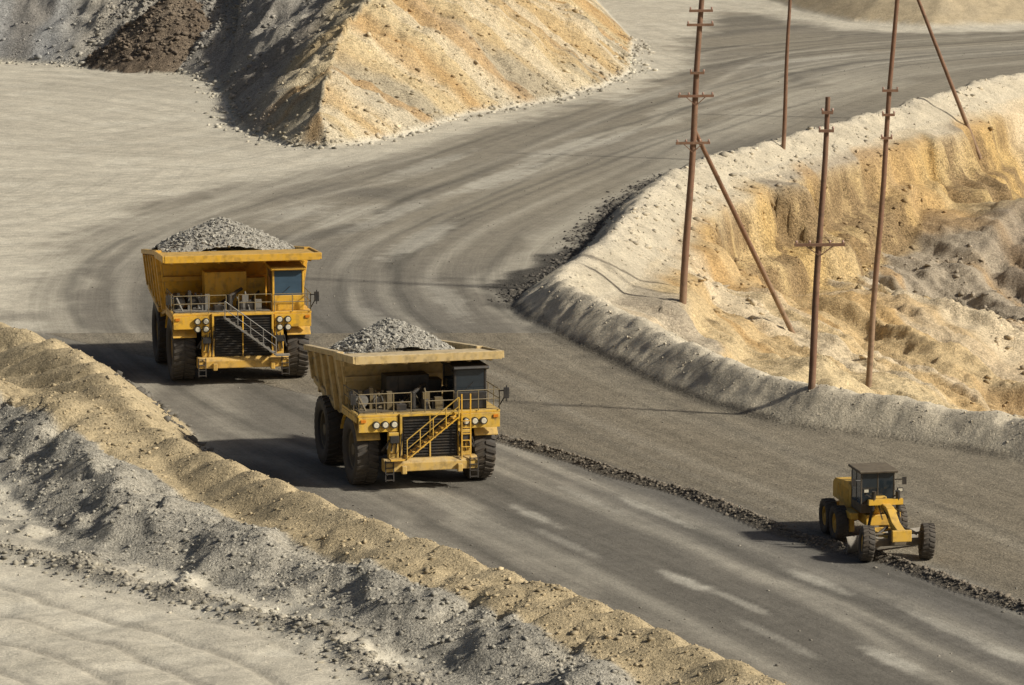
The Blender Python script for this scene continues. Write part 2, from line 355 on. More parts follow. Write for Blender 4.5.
def submesh(name,mask,mat,label,cat):
    q=quads[mask]; used,inv=np.unique(q,return_inverse=True); inv=inv.reshape(-1,4)
    me=bpy.data.meshes.new(name); nv=len(used); nf=len(q)
    me.vertices.add(nv); me.vertices.foreach_set('co',V[used].ravel())
    me.loops.add(nf*4); me.loops.foreach_set('vertex_index',inv.ravel().astype(np.int32))
    me.polygons.add(nf); me.polygons.foreach_set('loop_start',np.arange(0,nf*4,4,dtype=np.int32))
    me.polygons.foreach_set('loop_total',np.full(nf,4,dtype=np.int32))
    me.polygons.foreach_set('use_smooth',np.ones(nf,bool))
    me.update(calc_edges=True)
    ca=me.attributes.new('Col','FLOAT_COLOR','POINT'); cc=np.ones((nv,4)); cc[:,:3]=c[used]; ca.data.foreach_set('color',cc.ravel())
    for nm,arr in (('grit',grit),('rd',rd),('rt',rt)):
        a=me.attributes.new(nm,'FLOAT','POINT'); a.data.foreach_set('value',arr[used].astype(float))
    me.materials.append(mat)
    o=bpy.data.objects.new(name,me); COL.objects.link(o)
    o['kind']='structure'; o['label']=label; o['category']=cat
    return o
submesh('ground',fz==0,M_earth,'pale dusty mine bench floor around the haul road','ground')
submesh('road',fz==1,M_road,'grey dirt haul road curving between gravel berms','road')
submesh('hill',fz==2,M_earth,'orange and grey rock spoil hill above the bend','hill')
submesh('terrain',fz==3,M_earth,'yellow and orange eroded pit slope below the far berm','slope')
submesh('berm',fz==4,M_earth,'pale sandy safety berm following the inside of the bend','berm')
submesh('terrain',fz==5,M_earth,'grey dumped gravel bank beside the tan berm','gravel bank')
submesh('hill',fz==6,M_earth,'tan earth hill behind the far stretch of road','hill')
submesh('berm',fz==7,M_earth,'tan gravel safety berm of dumped heaps along the road','berm')

# ------------------------------------------------------------------ rocks
ico=bmesh.new(); bmesh.ops.create_icosphere(ico,subdivisions=1,radius=1)
IV=np.array([v.co[:] for v in ico.verts]); IF=np.array([[v.index for v in f.verts] for f in ico.faces]); ico.free()
def stonemat():
    m,nt,b=newmat('broken_rock'); a=N(nt,'ShaderNodeAttribute',attribute_name='Col')
    n=N(nt,'ShaderNodeTexNoise'); n.inputs['Scale'].default_value=6; n.inputs['Detail'].default_value=3
    geo=N(nt,'ShaderNodeNewGeometry'); nt.links.new(geo.outputs['Position'],n.inputs['Vector'])
    mx=N(nt,'ShaderNodeVectorMath',operation='SCALE'); nt.links.new(a.outputs['Color'],mx.inputs[0])
    nt.links.new(mathn(nt,'ADD',mathn(nt,'MULTIPLY',n.outputs['Fac'],.9),.55),mx.inputs['Scale'])
    nt.links.new(mx.outputs[0],b.inputs['Base Color']); b.inputs['Roughness'].default_value=.95; return m
M_stone=stonemat()
def rockmesh(name,px,py,pz,size,colr):
    n=len(px); nv=len(IV)
    P=IV[None]*(1+.40*rng.standard_normal((n,nv,1)).clip(-1.5,1.5))
    P=P*(size[:,None,None]*np.stack([rng.uniform(.6,1.4,n),rng.uniform(.6,1.4,n),rng.uniform(.4,.9,n)],-1)[:,None,:])
    an=rng.uniform(0,6.28,n); ca,sa=np.cos(an),np.sin(an)
    x=P[...,0]*ca[:,None]-P[...,1]*sa[:,None]; y=P[...,0]*sa[:,None]+P[...,1]*ca[:,None]
    P=np.stack([x+px[:,None],y+py[:,None],P[...,2]+(pz+size*.12)[:,None]],-1).reshape(-1,3)
    Fc=(IF[None]+(np.arange(n)*nv)[:,None,None]).reshape(-1,3)
    me=bpy.data.meshes.new(name); me.vertices.add(len(P)); me.vertices.foreach_set('co',P.ravel())
    me.loops.add(len(Fc)*3); me.loops.foreach_set('vertex_index',Fc.ravel().astype(np.int32))
    me.polygons.add(len(Fc)); me.polygons.foreach_set('loop_start',np.arange(0,len(Fc)*3,3,dtype=np.int32)); me.polygons.foreach_set('loop_total',np.full(len(Fc),3,dtype=np.int32))
    me.update(calc_edges=True)
    cc=np.ones((n,nv,4)); cc[...,:3]=(colr*rng.uniform(.65,1.3,(n,1)))[:,None,:]
    a=me.attributes.new('Col','FLOAT_COLOR','POINT'); a.data.foreach_set('color',cc.ravel())
    me.materials.append(M_stone); return me
def scatter(label,x,y,size,colr=None):
    z,cc,*_=site(x,y,True)
    if colr is None: colr=cc*.9
    else: colr=np.tile(np.array(colr),(len(x),1))
    o=bpy.data.objects.new('rubble',rockmesh('rubble',x,y,z,size,colr)); COL.objects.link(o)
    o['kind']='stuff'; o['label']=label; o['category']='rubble'
def along(P,n,sd,off=0,t0=0,t1=1):
    seg=np.hypot(*(np.diff(P[:,:2],axis=0)).T); cum=np.concatenate([[0],np.cumsum(seg)])
    s=rng.uniform(t0,t1,n)*cum[-1]; i=np.clip(np.searchsorted(cum,s)-1,0,len(seg)-1); u=(s-cum[i])/seg[i]
    p=P[i,:2]+(P[i+1,:2]-P[i,:2])*u[:,None]; d=(P[i+1,:2]-P[i,:2])/seg[i][:,None]
    k=rng.normal(off,sd,n); return p[:,0]-d[:,1]*k,p[:,1]+d[:,0]*k
def sz(n,a,b,p=4): return a+(b-a)*rng.uniform(0,1,n)**p
x,y=along(WR,3000,.3); scatter('dark loose stones heaped along the graded windrow',x,y,sz(3000,.035,.13),(.17,.145,.11))
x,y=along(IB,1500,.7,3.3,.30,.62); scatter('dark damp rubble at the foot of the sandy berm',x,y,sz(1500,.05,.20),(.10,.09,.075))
x,y=along(GL,9000,2.8,-.5); scatter('grey gravel stones on the dumped bank',x,y,sz(9000,.03,.14,5))
x,y=along(RUB,1600,.8); scatter('scattered stones at the edge of the pale flat',x,y,sz(1600,.03,.18),(.31,.285,.225))
x,y=along(BL,3000,1.6); scatter('tan gravel stones on the berm',x,y,sz(3000,.03,.08))
x,y=along(BL,300,.5,3.0,.28,.5); scatter('dark stones along the road edge of the berm',x,y,sz(300,.06,.28),(.13,.12,.10))
n=20000; x=rng.uniform(5,70,n); y=rng.uniform(240,410,n); k=pip(x,y,PIT)&(fbm(x*.08,y*.05,3,300)>.0); x,y=x[k],y[k]; scatter('rocks strewn over the eroded slope',x,y,sz(len(x),.04,.30,6))
n=14000; x=rng.uniform(-60,14,n); y=rng.uniform(360,450,n); k=pip(x,y,HILL); x,y=x[k],y[k]; scatter('rocks strewn over the spoil hill',x,y,sz(len(x),.04,.28,6))
a_=rng.uniform(0,6.28,3000); r_=9*np.sqrt(rng.uniform(0,1,3000)); scatter('dark broken rock covering the brown pile',-33.6+r_*np.cos(a_),441+r_*np.sin(a_),sz(3000,.05,.32,4))
x,y=along(HILLp[:16],3500,1.0,0.3); scatter('fallen rocks along the foot of the spoil hill',x,y,sz(3500,.04,.32,5))
x,y=along(IB,2500,1.6); scatter('small stones on the sandy berm',x,y,sz(2500,.03,.11))
x,y=along(CL,2500,9,0); k=pip(x,y,ROAD); scatter('loose pebbles lying on the haul road',x[k],y[k],sz(k.sum(),.02,.07),(.24,.22,.18))

# ------------------------------------------------------------------ paint materials
def paint(name,col,dust=(.36,.31,.22),amt=.5,rough=.45,metal=0.,grime=.5):
    m,nt,b=newmat(name); L=nt.links.new
    geo=N(nt,'ShaderNodeNewGeometry')
    n=N(nt,'ShaderNodeTexNoise'); n.inputs['Scale'].default_value=1.3; n.inputs['Detail'].default_value=9; n.inputs['Roughness'].default_value=.75
    n2=N(nt,'ShaderNodeTexNoise'); n2.inputs['Scale'].default_value=6; n2.inputs['Detail'].default_value=5
    mp=N(nt,'ShaderNodeMapping'); mp.inputs['Scale'].default_value=(1,1,.25); L(geo.outputs['Position'],mp.inputs[0]); L(mp.outputs[0],n2.inputs[0])
    L(geo.outputs['Position'],n.inputs['Vector'])
    sx=N(nt,'ShaderNodeSeparateXYZ'); L(geo.outputs['Normal'],sx.inputs[0])
    sxp=N(nt,'ShaderNodeSeparateXYZ'); L(geo.outputs['Position'],sxp.inputs[0])
    up=mathn(nt,'MULTIPLY',mathn(nt,'MAXIMUM',sx.outputs[2],0),.45)
    low=mathn(nt,'MULTIPLY',mathn(nt,'MAXIMUM',mathn(nt,'SUBTRACT',1,mathn(nt,'MULTIPLY',sxp.outputs[2],.33)),0),.6)
    f=mathn(nt,'ADD',mathn(nt,'MULTIPLY',mathn(nt,'SUBTRACT',mathn(nt,'MULTIPLY',mathn(nt,'ADD',n.outputs['Fac'],n2.outputs['Fac']),.5),.36),2.6*amt),mathn(nt,'MULTIPLY',mathn(nt,'ADD',up,low),amt*1.6))
    cl=N(nt,'ShaderNodeClamp'); L(f,cl.inputs[0]); cl.inputs['Max'].default_value=.92
    mx=N(nt,'ShaderNodeMix',data_type='RGBA'); L(cl.outputs[0],mx.inputs[0]); mx.inputs[6].default_value=(*col,1); mx.inputs[7].default_value=(*dust,1)
    n3=N(nt,'ShaderNodeTexNoise'); n3.inputs['Scale'].default_value=2.7; n3.inputs['Detail'].default_value=8; L(geo.outputs['Position'],n3.inputs['Vector'])
    gm=N(nt,'ShaderNodeMapRange'); L(n3.outputs['Fac'],gm.inputs[0]); gm.inputs[1].default_value=.49; gm.inputs[2].default_value=.69; gm.inputs[4].default_value=grime
    m2=N(nt,'ShaderNodeMix',data_type='RGBA'); L(gm.outputs[0],m2.inputs[0]); L(mx.outputs[2],m2.inputs[6]); m2.inputs[7].default_value=(.085,.062,.036,1)
    L(m2.outputs[2],b.inputs['Base Color']); b.inputs['Metallic'].default_value=metal
    L(mathn(nt,'ADD',mathn(nt,'MULTIPLY',cl.outputs[0],.4),rough),b.inputs['Roughness'])
    return m
M_yel=paint('yellow_machine_paint',(.74,.41,.018),amt=.32,grime=.45)
M_yel2=paint('dusty_yellow_machine_paint',(.66,.40,.03),amt=.42,grime=.5)
M_bodyA=paint('orange_yellow_tray_paint',(.72,.40,.022),amt=.34,grime=.45)
M_bodyB=paint('dusty_tan_tray_paint',(.56,.40,.15),dust=(.55,.46,.31),amt=.62,rough=.6,grime=.5)
M_grd=paint('grader_yellow_paint',(.78,.45,.015),amt=.26,grime=.4)
M_blk=paint('black_steel',(.016,.016,.016),dust=(.10,.085,.07),amt=.28)
M_dcab=paint('dusty_dark_cab_steel',(.05,.04,.03),dust=(.22,.18,.12),amt=.5)
M_gry=paint('grey_steel',(.16,.16,.15),dust=(.28,.25,.2),amt=.5)
M_rail=paint('dull_rail_paint',(.22,.17,.08),dust=(.2,.17,.12),amt=.5)
M_rub=paint('tyre_rubber',(.022,.021,.02),dust=(.13,.11,.085),amt=.4,rough=.6)
M_rimd=paint('rim_paint',(.16,.12,.05),dust=(.14,.12,.09),amt=.7)
M_wood=paint('weathered_brown_pole',(.17,.082,.046),dust=(.29,.20,.13),amt=.5,rough=.7)
def simple(name,col,rough,spec=.5):
    m,nt,b=newmat(name); n=N(nt,'ShaderNodeTexNoise'); n.inputs['Scale'].default_value=3
    mx=N(nt,'ShaderNodeMix',data_type='RGBA'); nt.links.new(n.outputs['Fac'],mx.inputs[0]); mx.inputs[6].default_value=(*[k*.7 for k in col],1); mx.inputs[7].default_value=(*[min(1,k*1.25) for k in col],1)
    nt.links.new(mx.outputs[2],b.inputs['Base Color']); b.inputs['Roughness'].default_value=rough; b.inputs['Specular IOR Level'].default_value=spec; return m
M_glass=simple('tinted_cab_glass',(.02,.028,.035),.08,.8)
M_glassA=simple('bluish_cab_glass',(.06,.10,.14),.12,1.0)  # bluish reflection put into the glass base colour
M_lens=simple('lamp_glass',(.62,.58,.45),.15,.8)
M_amber=simple('amber_lens',(.6,.2,.02),.2)
M_ins=simple('porcelain',(.35,.2,.14),.3)

# ------------------------------------------------------------------ mesh builder
class MB:
    def __init__(s): s.v=[]; s.f=[]
    def add(s,vs,fs):
        o=len(s.v); s.v+=[tuple(p) for p in vs]; s.f+=[tuple(i+o for i in f) for f in fs]; return s
    def hexa(s,b,t):
        return s.add(list(b)+list(t),[(0,1,2,3),(4,5,6,7),(0,1,5,4),(1,2,6,5),(2,3,7,6),(3,0,4,7)])
    def box(s,x0,x1,y0,y1,z0,z1):
        return s.hexa([(x0,y0,z0),(x1,y0,z0),(x1,y1,z0),(x0,y1,z0)],[(x0,y0,z1),(x1,y0,z1),(x1,y1,z1),(x0,y1,z1)])
    def beam(s,p0,p1,w,h=None,up=(0,0,1)):
        h=h or w; p0,p1=Vector(p0),Vector(p1); d=(p1-p0).normalized(); u=Vector(up)
        if abs(d.dot(u))>.97: u=Vector((0,1,0))
        a=d.cross(u).normalized(); b=a.cross(d).normalized(); a*=w/2; b*=h/2
        return s.hexa([p0-a-b,p0+a-b,p0+a+b,p0-a+b],[p1-a-b,p1+a-b,p1+a+b,p1-a+b])
    def cyl(s,p0,p1,r,r1=None,n=12):
        r1=r if r1 is None else r1; p0,p1=Vector(p0),Vector(p1); d=(p1-p0).normalized()
        u=Vector((0,0,1)) if abs(d.z)<.9 else Vector((0,1,0)); a=d.cross(u).normalized(); b=a.cross(d)
        A=[p0+(a*math.cos(t)+b*math.sin(t))*r for t in [2*math.pi*i/n for i in range(n)]]
        B=[p1+(a*math.cos(t)+b*math.sin(t))*r1 for t in [2*math.pi*i/n for i in range(n)]]
        return s.add(A+B,[(i,(i+1)%n,n+(i+1)%n,n+i) for i in range(n)]+[tuple(range(n)),tuple(range(n,2*n))])
    def prism(s,yz,x0,x1):
        n=len(yz); return s.add([(x0,y,z) for y,z in yz]+[(x1,y,z) for y,z in yz],[(i,(i+1)%n,n+(i+1)%n,n+i) for i in range(n)]+[tuple(range(n)),tuple(range(n,2*n))])
    def lathe(s,prof,n=40):
        vs=[]; m=len(prof)
        for i in range(n):
            t=2*math.pi*i/n
            for (x,r) in prof: vs.append((x,r*math.cos(t),r*math.sin(t)))
        fs=[]
        for i in range(n):
            j=(i+1)%n
            for k in range(m-1): fs.append((i*m+k,j*m+k,j*m+k+1,i*m+k+1))
        return s.add(vs,fs)
    def obj(s,name,mat,parent=None,loc=(0,0,0),bevel=0,smooth=False,rot=None,label=None):
        me=bpy.data.meshes.new(name); me.from_pydata(s.v,[],s.f)
        bm=bmesh.new(); bm.from_mesh(me); bmesh.ops.recalc_face_normals(bm,faces=bm.faces); bm.to_mesh(me); bm.free()
        me.materials.append(mat)
        o=bpy.data.objects.new(name,me); COL.objects.link(o); o.location=loc
        if rot: o.rotation_euler=rot
        if parent: o.parent=parent
        if bevel:
            b=o.modifiers.new('bevel','BEVEL'); b.width=bevel; b.segments=2; b.limit_method='ANGLE'
        if smooth:
            for p in me.polygons: p.use_smooth=True
            try: me.set_sharp_from_angle(angle=rad(40))
            except Exception: pass
        if label: o['label']=label
        return o
def dup(o,parent=None,loc=None,rot=None):
    n=o.copy(); COL.objects.link(n)
    if parent: n.parent=parent
    if loc is not None: n.location=loc
    if rot is not None: n.rotation_euler=rot
    for ch in list(o.children): dup(ch,n)
    return n
def wheel(R,W,parent,loc,rot,rimmat,lugs=30,nseg=48):
    hub=MB()
    for sgn in (1,-1):
        hub.cyl((0,0,0),(sgn*W*.34,0,0),R*.22,R*.17,n=20)
        for i in range(10):
            a=i*math.pi/5; hub.cyl((sgn*W*.12,R*.33*math.cos(a),R*.33*math.sin(a)),(sgn*W*.16,R*.33*math.cos(a),R*.33*math.sin(a)),R*.03,n=6)
    h=hub.obj('wheel',rimmat,parent,loc,smooth=True,rot=rot)
    t=MB(); hw=W/2
    prof=[(-hw*.62,R*.55),(-hw*.85,R*.58),(-hw,R*.7),(-hw*1.02,R*.82),(-hw*.95,R*.92),(-hw*.82,R*.955),(0,R*.965),(hw*.82,R*.955),(hw*.95,R*.92),(hw*1.02,R*.82),(hw,R*.7),(hw*.85,R*.58),(hw*.62,R*.55)]
    t.lathe(prof,nseg)
    for i in range(lugs):
        for sgn in (1,-1):
            a0=2*math.pi*(i+(.5 if sgn<0 else 0))/lugs; a1=a0+.10
            p=lambda x,a,r:(x,r*math.cos(a),r*math.sin(a))
            wd=.5*2*math.pi/lugs*.55
            b=[p(sgn*hw*.06,a0-wd,R*.93),p(sgn*hw*.97,a1-wd,R*.9),p(sgn*hw*.97,a1+wd,R*.9),p(sgn*hw*.06,a0+wd,R*.93)]
            tt=[p(sgn*hw*.06,a0-wd*.8,R),p(sgn*hw*.93,a1-wd*.8,R*.985),p(sgn*hw*.93,a1+wd*.8,R*.985),p(sgn*hw*.06,a0+wd*.8,R)]
            t.hexa(b,tt)
    t.obj('tyre',M_rub,h,smooth=True)
    r=MB()
    r.lathe([(-hw*.66,R*.56),(-hw*.62,R*.5),(-hw*.25,R*.46),(-hw*.2,R*.2),(hw*.2,R*.2),(hw*.25,R*.46),(hw*.62,R*.5),(hw*.66,R*.56)],32)
    r.obj('rim',rimmat,h,smooth=True)
    return h
def railing(pts,parent,h=1.0,r=.035,mat=None,posts=1.0):
    m=MB()
    for a,b in zip(pts[:-1],pts[1:]):
        a,b=Vector(a),Vector(b); L=(b-a).length; n=max(1,round(L/posts))
        for k in (1.0,.55): m.cyl(a+Vector((0,0,h*k)),b+Vector((0,0,h*k)),r,n=6)
        for i in range(n+1):
            q=a.lerp(b,i/n); m.cyl(q,q+Vector((0,0,h)),r,n=6)
    return m.obj('railing',mat,parent)

def load(root,hw,y0,y1,ztop,rise,label,fall,kx):
    nxg,nyg=90,90; xs_=np.linspace(-hw,hw,nxg); ys_=np.linspace(y0,y1,nyg); X,Y=np.meshgrid(xs_,ys_)
    cx=-.3; cy=y0+(y1-y0)*.38
    e=np.maximum(np.abs(X-cx)/(hw*kx),0)**2; k=np.where(Y<cy,(cy-Y)/(cy-y0+.3),(Y-cy)/(y1-cy+.3))**2
    q=np.sqrt(e+k)
    Z=ztop-fall*(Y-y0)/(y1-y0)-.08+rise*(1.0-np.clip(q,0,2)**1.3)+.05
    Z+=.16*fbm(X*.9,Y*.9,3,201)+.06*fbm(X*5,Y*5,2,207)
    Z=np.maximum(Z,ztop-fall*(Y-y0)/(y1-y0)-.40+.1*fbm(X*3,Y*3,2,203))
    me=bpy.data.meshes.new('gravel_load'); V_=np.stack([X.ravel(),Y.ravel(),Z.ravel()],-1)
    id_=np.arange(nxg*nyg).reshape(nyg,nxg); Q=np.stack([id_[:-1,:-1],id_[:-1,1:],id_[1:,1:],id_[1:,:-1]],-1).reshape(-1,4)
    n=8000; rx=rng.uniform(-hw,hw,n); ry=rng.uniform(y0,y1,n)
    ii=np.clip(((ry-y0)/(y1-y0)*(nyg-1)).round().astype(int),0,nyg-1); jj=np.clip(((rx+hw)/(2*hw)*(nxg-1)).round().astype(int),0,nxg-1)
    rm=rockmesh('t',rx,ry,Z[ii,jj],sz(n,.025,.12,4),np.tile(np.array((.33,.315,.27)),(n,1)))
    nv=len(V_); rv=np.zeros(len(rm.vertices)*3); rm.vertices.foreach_get('co',rv); rf=[tuple(i+nv for i in p.vertices) for p in rm.polygons]
    rc=np.zeros(len(rm.vertices)*4); rm.attributes['Col'].data.foreach_get('color',rc)
    me.from_pydata(np.vstack([V_,rv.reshape(-1,3)]).tolist(),[],[tuple(q) for q in Q.tolist()]+rf)
    a=me.attributes.new('Col','FLOAT_COLOR','POINT'); base=np.ones((nv,4)); base[:,:3]=(.30,.285,.245)
    a.data.foreach_set('color',np.vstack([base,rc.reshape(-1,4)]).ravel())
    me.materials.append(M_stone)
    o=bpy.data.objects.new('gravel_load',me); COL.objects.link(o)
    o.matrix_world=root.matrix_basis.copy()
    o['label']=label; o['category']='gravel'; o['group']='gravel loads heaped in haul truck trays'

def truck(P,pos,yaw,label):
    root=bpy.data.objects.new('haul_truck',None); COL.objects.link(root)
    root.location=(pos[0],pos[1],0); root.rotation_euler=(0,0,yaw)
    root['label']=label; root['category']='dump truck'; root['group']='loaded haul trucks on the mine road'
    R,tw,tx,wb,dk,top,bw,gw=[P[k] for k in ('R','tw','tx','wb','deck','top','bw','gw')]
    ye,bd=P['paint'],P['body']; fy=-2.25; hw=tx+tw/2
    rm=P['rim']
    w0=wheel(R,tw,root,(-tx,0,R),(0,0,0),rm); dup(w0,root,(tx,0,R))
    xo=tx+.12; xi=xo-tw-.12
    for x_ in (-xo,-xi,xi,xo): dup(w0,root,(x_,wb,R),rot=(rad(7),0,0))
    m=MB()
    for s in (-1,1):
        m.box(s*1.05-.22,s*1.05+.22,-1.9,wb+1.4,R-.05,R+.75)
        m.cyl((s*(tx-tw/2-.35),0,R-.3),(s*(tx-tw/2-.35),0,dk-.3),.3)
        m.cyl((s*1.6,wb-2.6,R+.2),(s*1.5,wb-1.2,dk+.3),.22)
        m.box(s*(1.35) if s>0 else -2.35,2.35 if s>0 else -1.35,1.9,3.7,R-.75,R+.8)
    m.cyl((-tx,0,R),(tx,0,R),.34); m.cyl((-xi,wb,R),(xi,wb,R),.85,n=20)
    m.box(-1.0,1.0,wb-.9,wb+.9,R-.5,R+.9)
    for y_ in (-1.6,1.6,3.6): m.cyl((-1.1,y_,R+.3),(1.1,y_,R+.3),.2)
    m.obj('chassis',M_blk,root,bevel=.03)
    MB().box(-gw*.9,gw*.9,-1.95,1.3,1.25,dk-.16).obj('engine',M_blk,root,bevel=.04)
    m=MB(); bwid=gw+.95
    m.prism([(fy-.35,P['bz']),(fy-.35,P['bz']+.42),(fy-.1,P['bz']+.6),(fy+.35,P['bz']+.6),(fy+.35,P['bz']-.02)],-bwid,bwid)
    for s in (-1,1): m.box(s*gw-.12,s*gw+.12,fy-.55,fy-.3,P['bz']-.1,P['bz']+.3)
    m.obj('bumper',ye,root,bevel=.04)
    m=MB()
    for s in (-1,1):
        m.box(s*(gw+.42)-.25,s*(gw+.42)+.25,fy-.05,fy+.3,P['bz']+.61,dk-.9)
        m.box(s*(gw+.42)-.2,s*(gw+.42)+.2,fy-.12,fy-.055,P['bz']+.9,P['bz']+1.35)
    m.box(-gw-.6,gw+.6,-1.95,-1.5,P['bz']-.1,P['bz']+.3)
    m.obj('front_frame',ye,root,bevel=.03)
    z0,z1=P['bz']+.62,dk-.14
    m=MB(); m.box(-gw,gw,fy+.08,fy+.16,z0,z1); k=z0+.12
    while k<z1-.1: m.box(-gw+.1,gw-.1,fy-.02,fy+.075,k,k+.05); k+=.14
    gr=m.obj('radiator_grille',M_blk,root)
    m=MB(); m.box(-gw-.12,-gw,fy-.08,fy+.2,z0,z1); m.box(gw,gw+.12,fy-.08,fy+.2,z0,z1); m.box(-gw-.12,gw+.12,fy-.08,fy+.2,z1+.003,z1+.13); m.box(-.04,.04,fy-.06,fy-.025,z0,z1)
    m.obj('grille_frame',ye,gr,bevel=.02)
    m=MB(); m.box(-hw-.05,-gw-.13,fy+.1,1.3,dk-.13,dk); m.box(gw+.13,hw+.05,fy+.1,1.3,dk-.13,dk); m.box(-gw-.12,gw+.12,fy+.21,1.3,dk-.12,dk-.01)
    m.obj('deck',P['deckmat'],root,bevel=.02)
    for s in (-1,1):
        m=MB(); a,b_=gw+.18,hw+.02
        m.box(min(s*a,s*b_),max(s*a,s*b_),fy+.02,fy+.22,dk-.86,dk-.135)
        n=8
        for i in range(n):
            t0=rad(25+i*130/n); t1=rad(25+(i+1)*130/n); rr=R+.28
            p=lambda t,x_:(x_,-math.cos(t)*rr,R+math.sin(t)*rr*.92-.05)
            xa,xb=s*(tx-tw/2),s*(hw+.03); U=Vector((0,0,.05))
            m.hexa([p(t0,xa),p(t1,xa),p(t1,xb),p(t0,xb)],[tuple(Vector(p(t0,xa))+U),tuple(Vector(p(t1,xa))+U),tuple(Vector(p(t1,xb))+U),tuple(Vector(p(t0,xb))+U)])
        m.box(s*(hw+.03)-.03,s*(hw+.03)+.03,-1.9,1.25,dk-.45,dk-.135)
        m.obj('fender',ye,root,bevel=.02)
        for i,(dx,dz) in enumerate(P['lamps']):
            xl=s*(gw+dx)
            hl=MB().cyl((0,0,0),(0,-.14,0),.19,n=16).obj('headlight',M_blk,root,(xl,fy+.02,dk-dz),smooth=True)
            MB().cyl((0,-.141,0),(0,-.165,0),.14,.12,n=16).obj('lens',M_lens,hl,smooth=True)
        MB().box(-.12,.12,-.06,0,-.07,.07).obj('indicator',M_amber,root,(s*(hw-.2),fy+.015,dk-.3))
        # toolbox and hoses hung on the front frame
        m=MB(); m.box(s*(gw+.42)-.22,s*(gw+.42)+.22,fy-.30,fy-.04,P['bz']+1.42,P['bz']+1.75)
        for i in range(4):
            xx=s*(gw+.02+i*.22); m.cyl((xx,fy-.14,dk-.95-.1*i),(xx+s*.12,fy-.18,P['bz']+.75+.12*i),.035,n=6)
        m.cyl((s*(gw+.9),fy+.4,R+.2),(s*(gw+.3),fy+.1,dk-1.0),.06,n=8)
        m.obj('hydraulic_hose',M_blk,root)
    (xa,za),(xb,zb)=P['stair']; m=MB(); smat=P['stairmat']
    for yy in (fy-.22,fy-.85): m.beam((xa,yy,za),(xb,yy,zb),.06,.2,up=(0,1,0))
    nst=9
    for i in range(nst):
        t=(i+.5)/nst; x_=xa+(xb-xa)*t; z_=za+(zb-za)*t; m.box(x_-.15,x_+.15,fy-.82,fy-.25,z_-.02,z_+.03)
    m.box(min(xb,xb+.8*(1 if xb>xa else -1)),max(xb,xb+.8*(1 if xb>xa else -1)),fy-.85,fy-.36,zb-.08,zb)
    st=m.obj('stairway',smat,root)
    m=MB(); m.cyl((xa,fy-.87,za+.95),(xb,fy-.87,zb+.95),.03,n=6); m.cyl((xa,fy-.87,za+.5),(xb,fy-.87,zb+.5),.022,n=6)
    for i in range(5):
        t=i/4; x_=xa+(xb-xa)*t; z_=za+(zb-za)*t; m.cyl((x_,fy-.87,z_),(x_,fy-.87,z_+.95),.028,n=6)
    m.obj('handrail',P['hrmat'],st)
    for s in (-1,1):
        m=MB(); xl=s*(gw+.72)
        for q in (-.2,.2): m.beam((xl+q,fy-.42,.55),(xl+q,fy-.40,P['bz']+.6),.05)
        for i in range(4): m.box(xl-.2,xl+.2,fy-.46,fy-.38,.6+i*.3,.64+i*.3)
        m.obj('ladder',M_blk,root)
    if P['id']=='B':
        m=MB()
        for q in (-.22,.22): m.beam((gw+.35+q,fy-.34,P['bz']+.5),(gw+.35+q,fy-.32,dk+.9),.06)
        for i in range(7): m.box(gw+.13,gw+.57,fy-.37,fy-.29,P['bz']+.75+i*.32,P['bz']+.79+i*.32)
        m.obj('ladder',M_yel,root)
    cx0,cx1=P['cab']; cy0,cy1=-1.75,.55; cz=dk+P['cabh']
    m=MB(); m.box(cx0,cx1,cy0,cy1,dk+.003,dk+.85)
    for (a,b_) in ((cx0,cy0),(cx1-.12,cy0),(cx0,cy1-.14),(cx1-.12,cy1-.14)): m.box(a,a+.12,b_,b_+.14,dk+.853,cz-.203)
    m.box(cx0+.13,cx1-.13,cy1-.12,cy1-.02,dk+.853,cz-.203)
    cab=m.obj('cab',P['cabmat'],root,bevel=.03)
    gl=P['glass']
    MB().prism([(cy0-.3,cz-.12),(cy0-.25,cz),(cy1+.1,cz),(cy1+.1,cz-.2),(cy0-.05,cz-.2)],cx0-.08,cx1+.08).obj('roof',P['cabmat'],cab,bevel=.03)
    MB().box(cx0+.125,cx1-.125,cy0+.03,cy0+.06,dk+.853,cz-.205).obj('windscreen',gl,cab)
    MB().box(cx1-.07,cx1-.04,cy0+.145,cy1-.145,dk+.853,cz-.205).obj('window',gl,cab)
    MB().box(cx0+.04,cx0+.07,cy0+.145,cy1-.145,dk+.853,cz-.205).obj('window',gl,cab)
    m=MB(); m.cyl((cx0+.5,cy0+.02,dk+.9),(cx0+1.0,cy0+.0,dk+1.35),.015,n=5); m.obj('wiper',M_blk,cab)
    MB().box((cx0+cx1)/2-.35,(cx0+cx1)/2+.35,cy0+.9,cy0+1.4,dk+.86,dk+1.6).obj('seat',M_blk,cab,bevel=.05)
    for s in (-1,1):
        xm=s*(hw+.32)
        m=MB(); m.cyl((s*(hw-.02),fy+.15,dk+.1),(xm,fy-.1,dk+.8),.03,n=6); m.cyl((s*(hw-.02),fy+.15,dk+.9),(xm,fy-.1,dk+.95),.03,n=6); m.cyl((xm,fy-.1,dk+.4),(xm,fy-.1,dk+1.2),.03,n=6)
        a=m.obj('mirror',M_blk,root)
        MB().box(xm-.14,xm+.14,fy-.12,fy-.05,dk+.55,dk+1.1).obj('mirror_glass',M_blk,a,bevel=.02)
    m=MB(); ch=P['cabinet']
    m.box(-gw-.2,.55,.1,1.25,dk+.003,dk+ch); m.box(.57,cx0-.1,.3,1.25,dk+.003,dk+ch*.8)
    for xx in (-gw+.4,-gw+1.1,.1): m.box(xx-.02,xx+.02,.07,.098,dk+.1,dk+ch-.1)
    for xx in (-gw+.1,-gw+.8): m.box(xx,xx+.22,.05,.097,dk+ch*.45,dk+ch*.5)
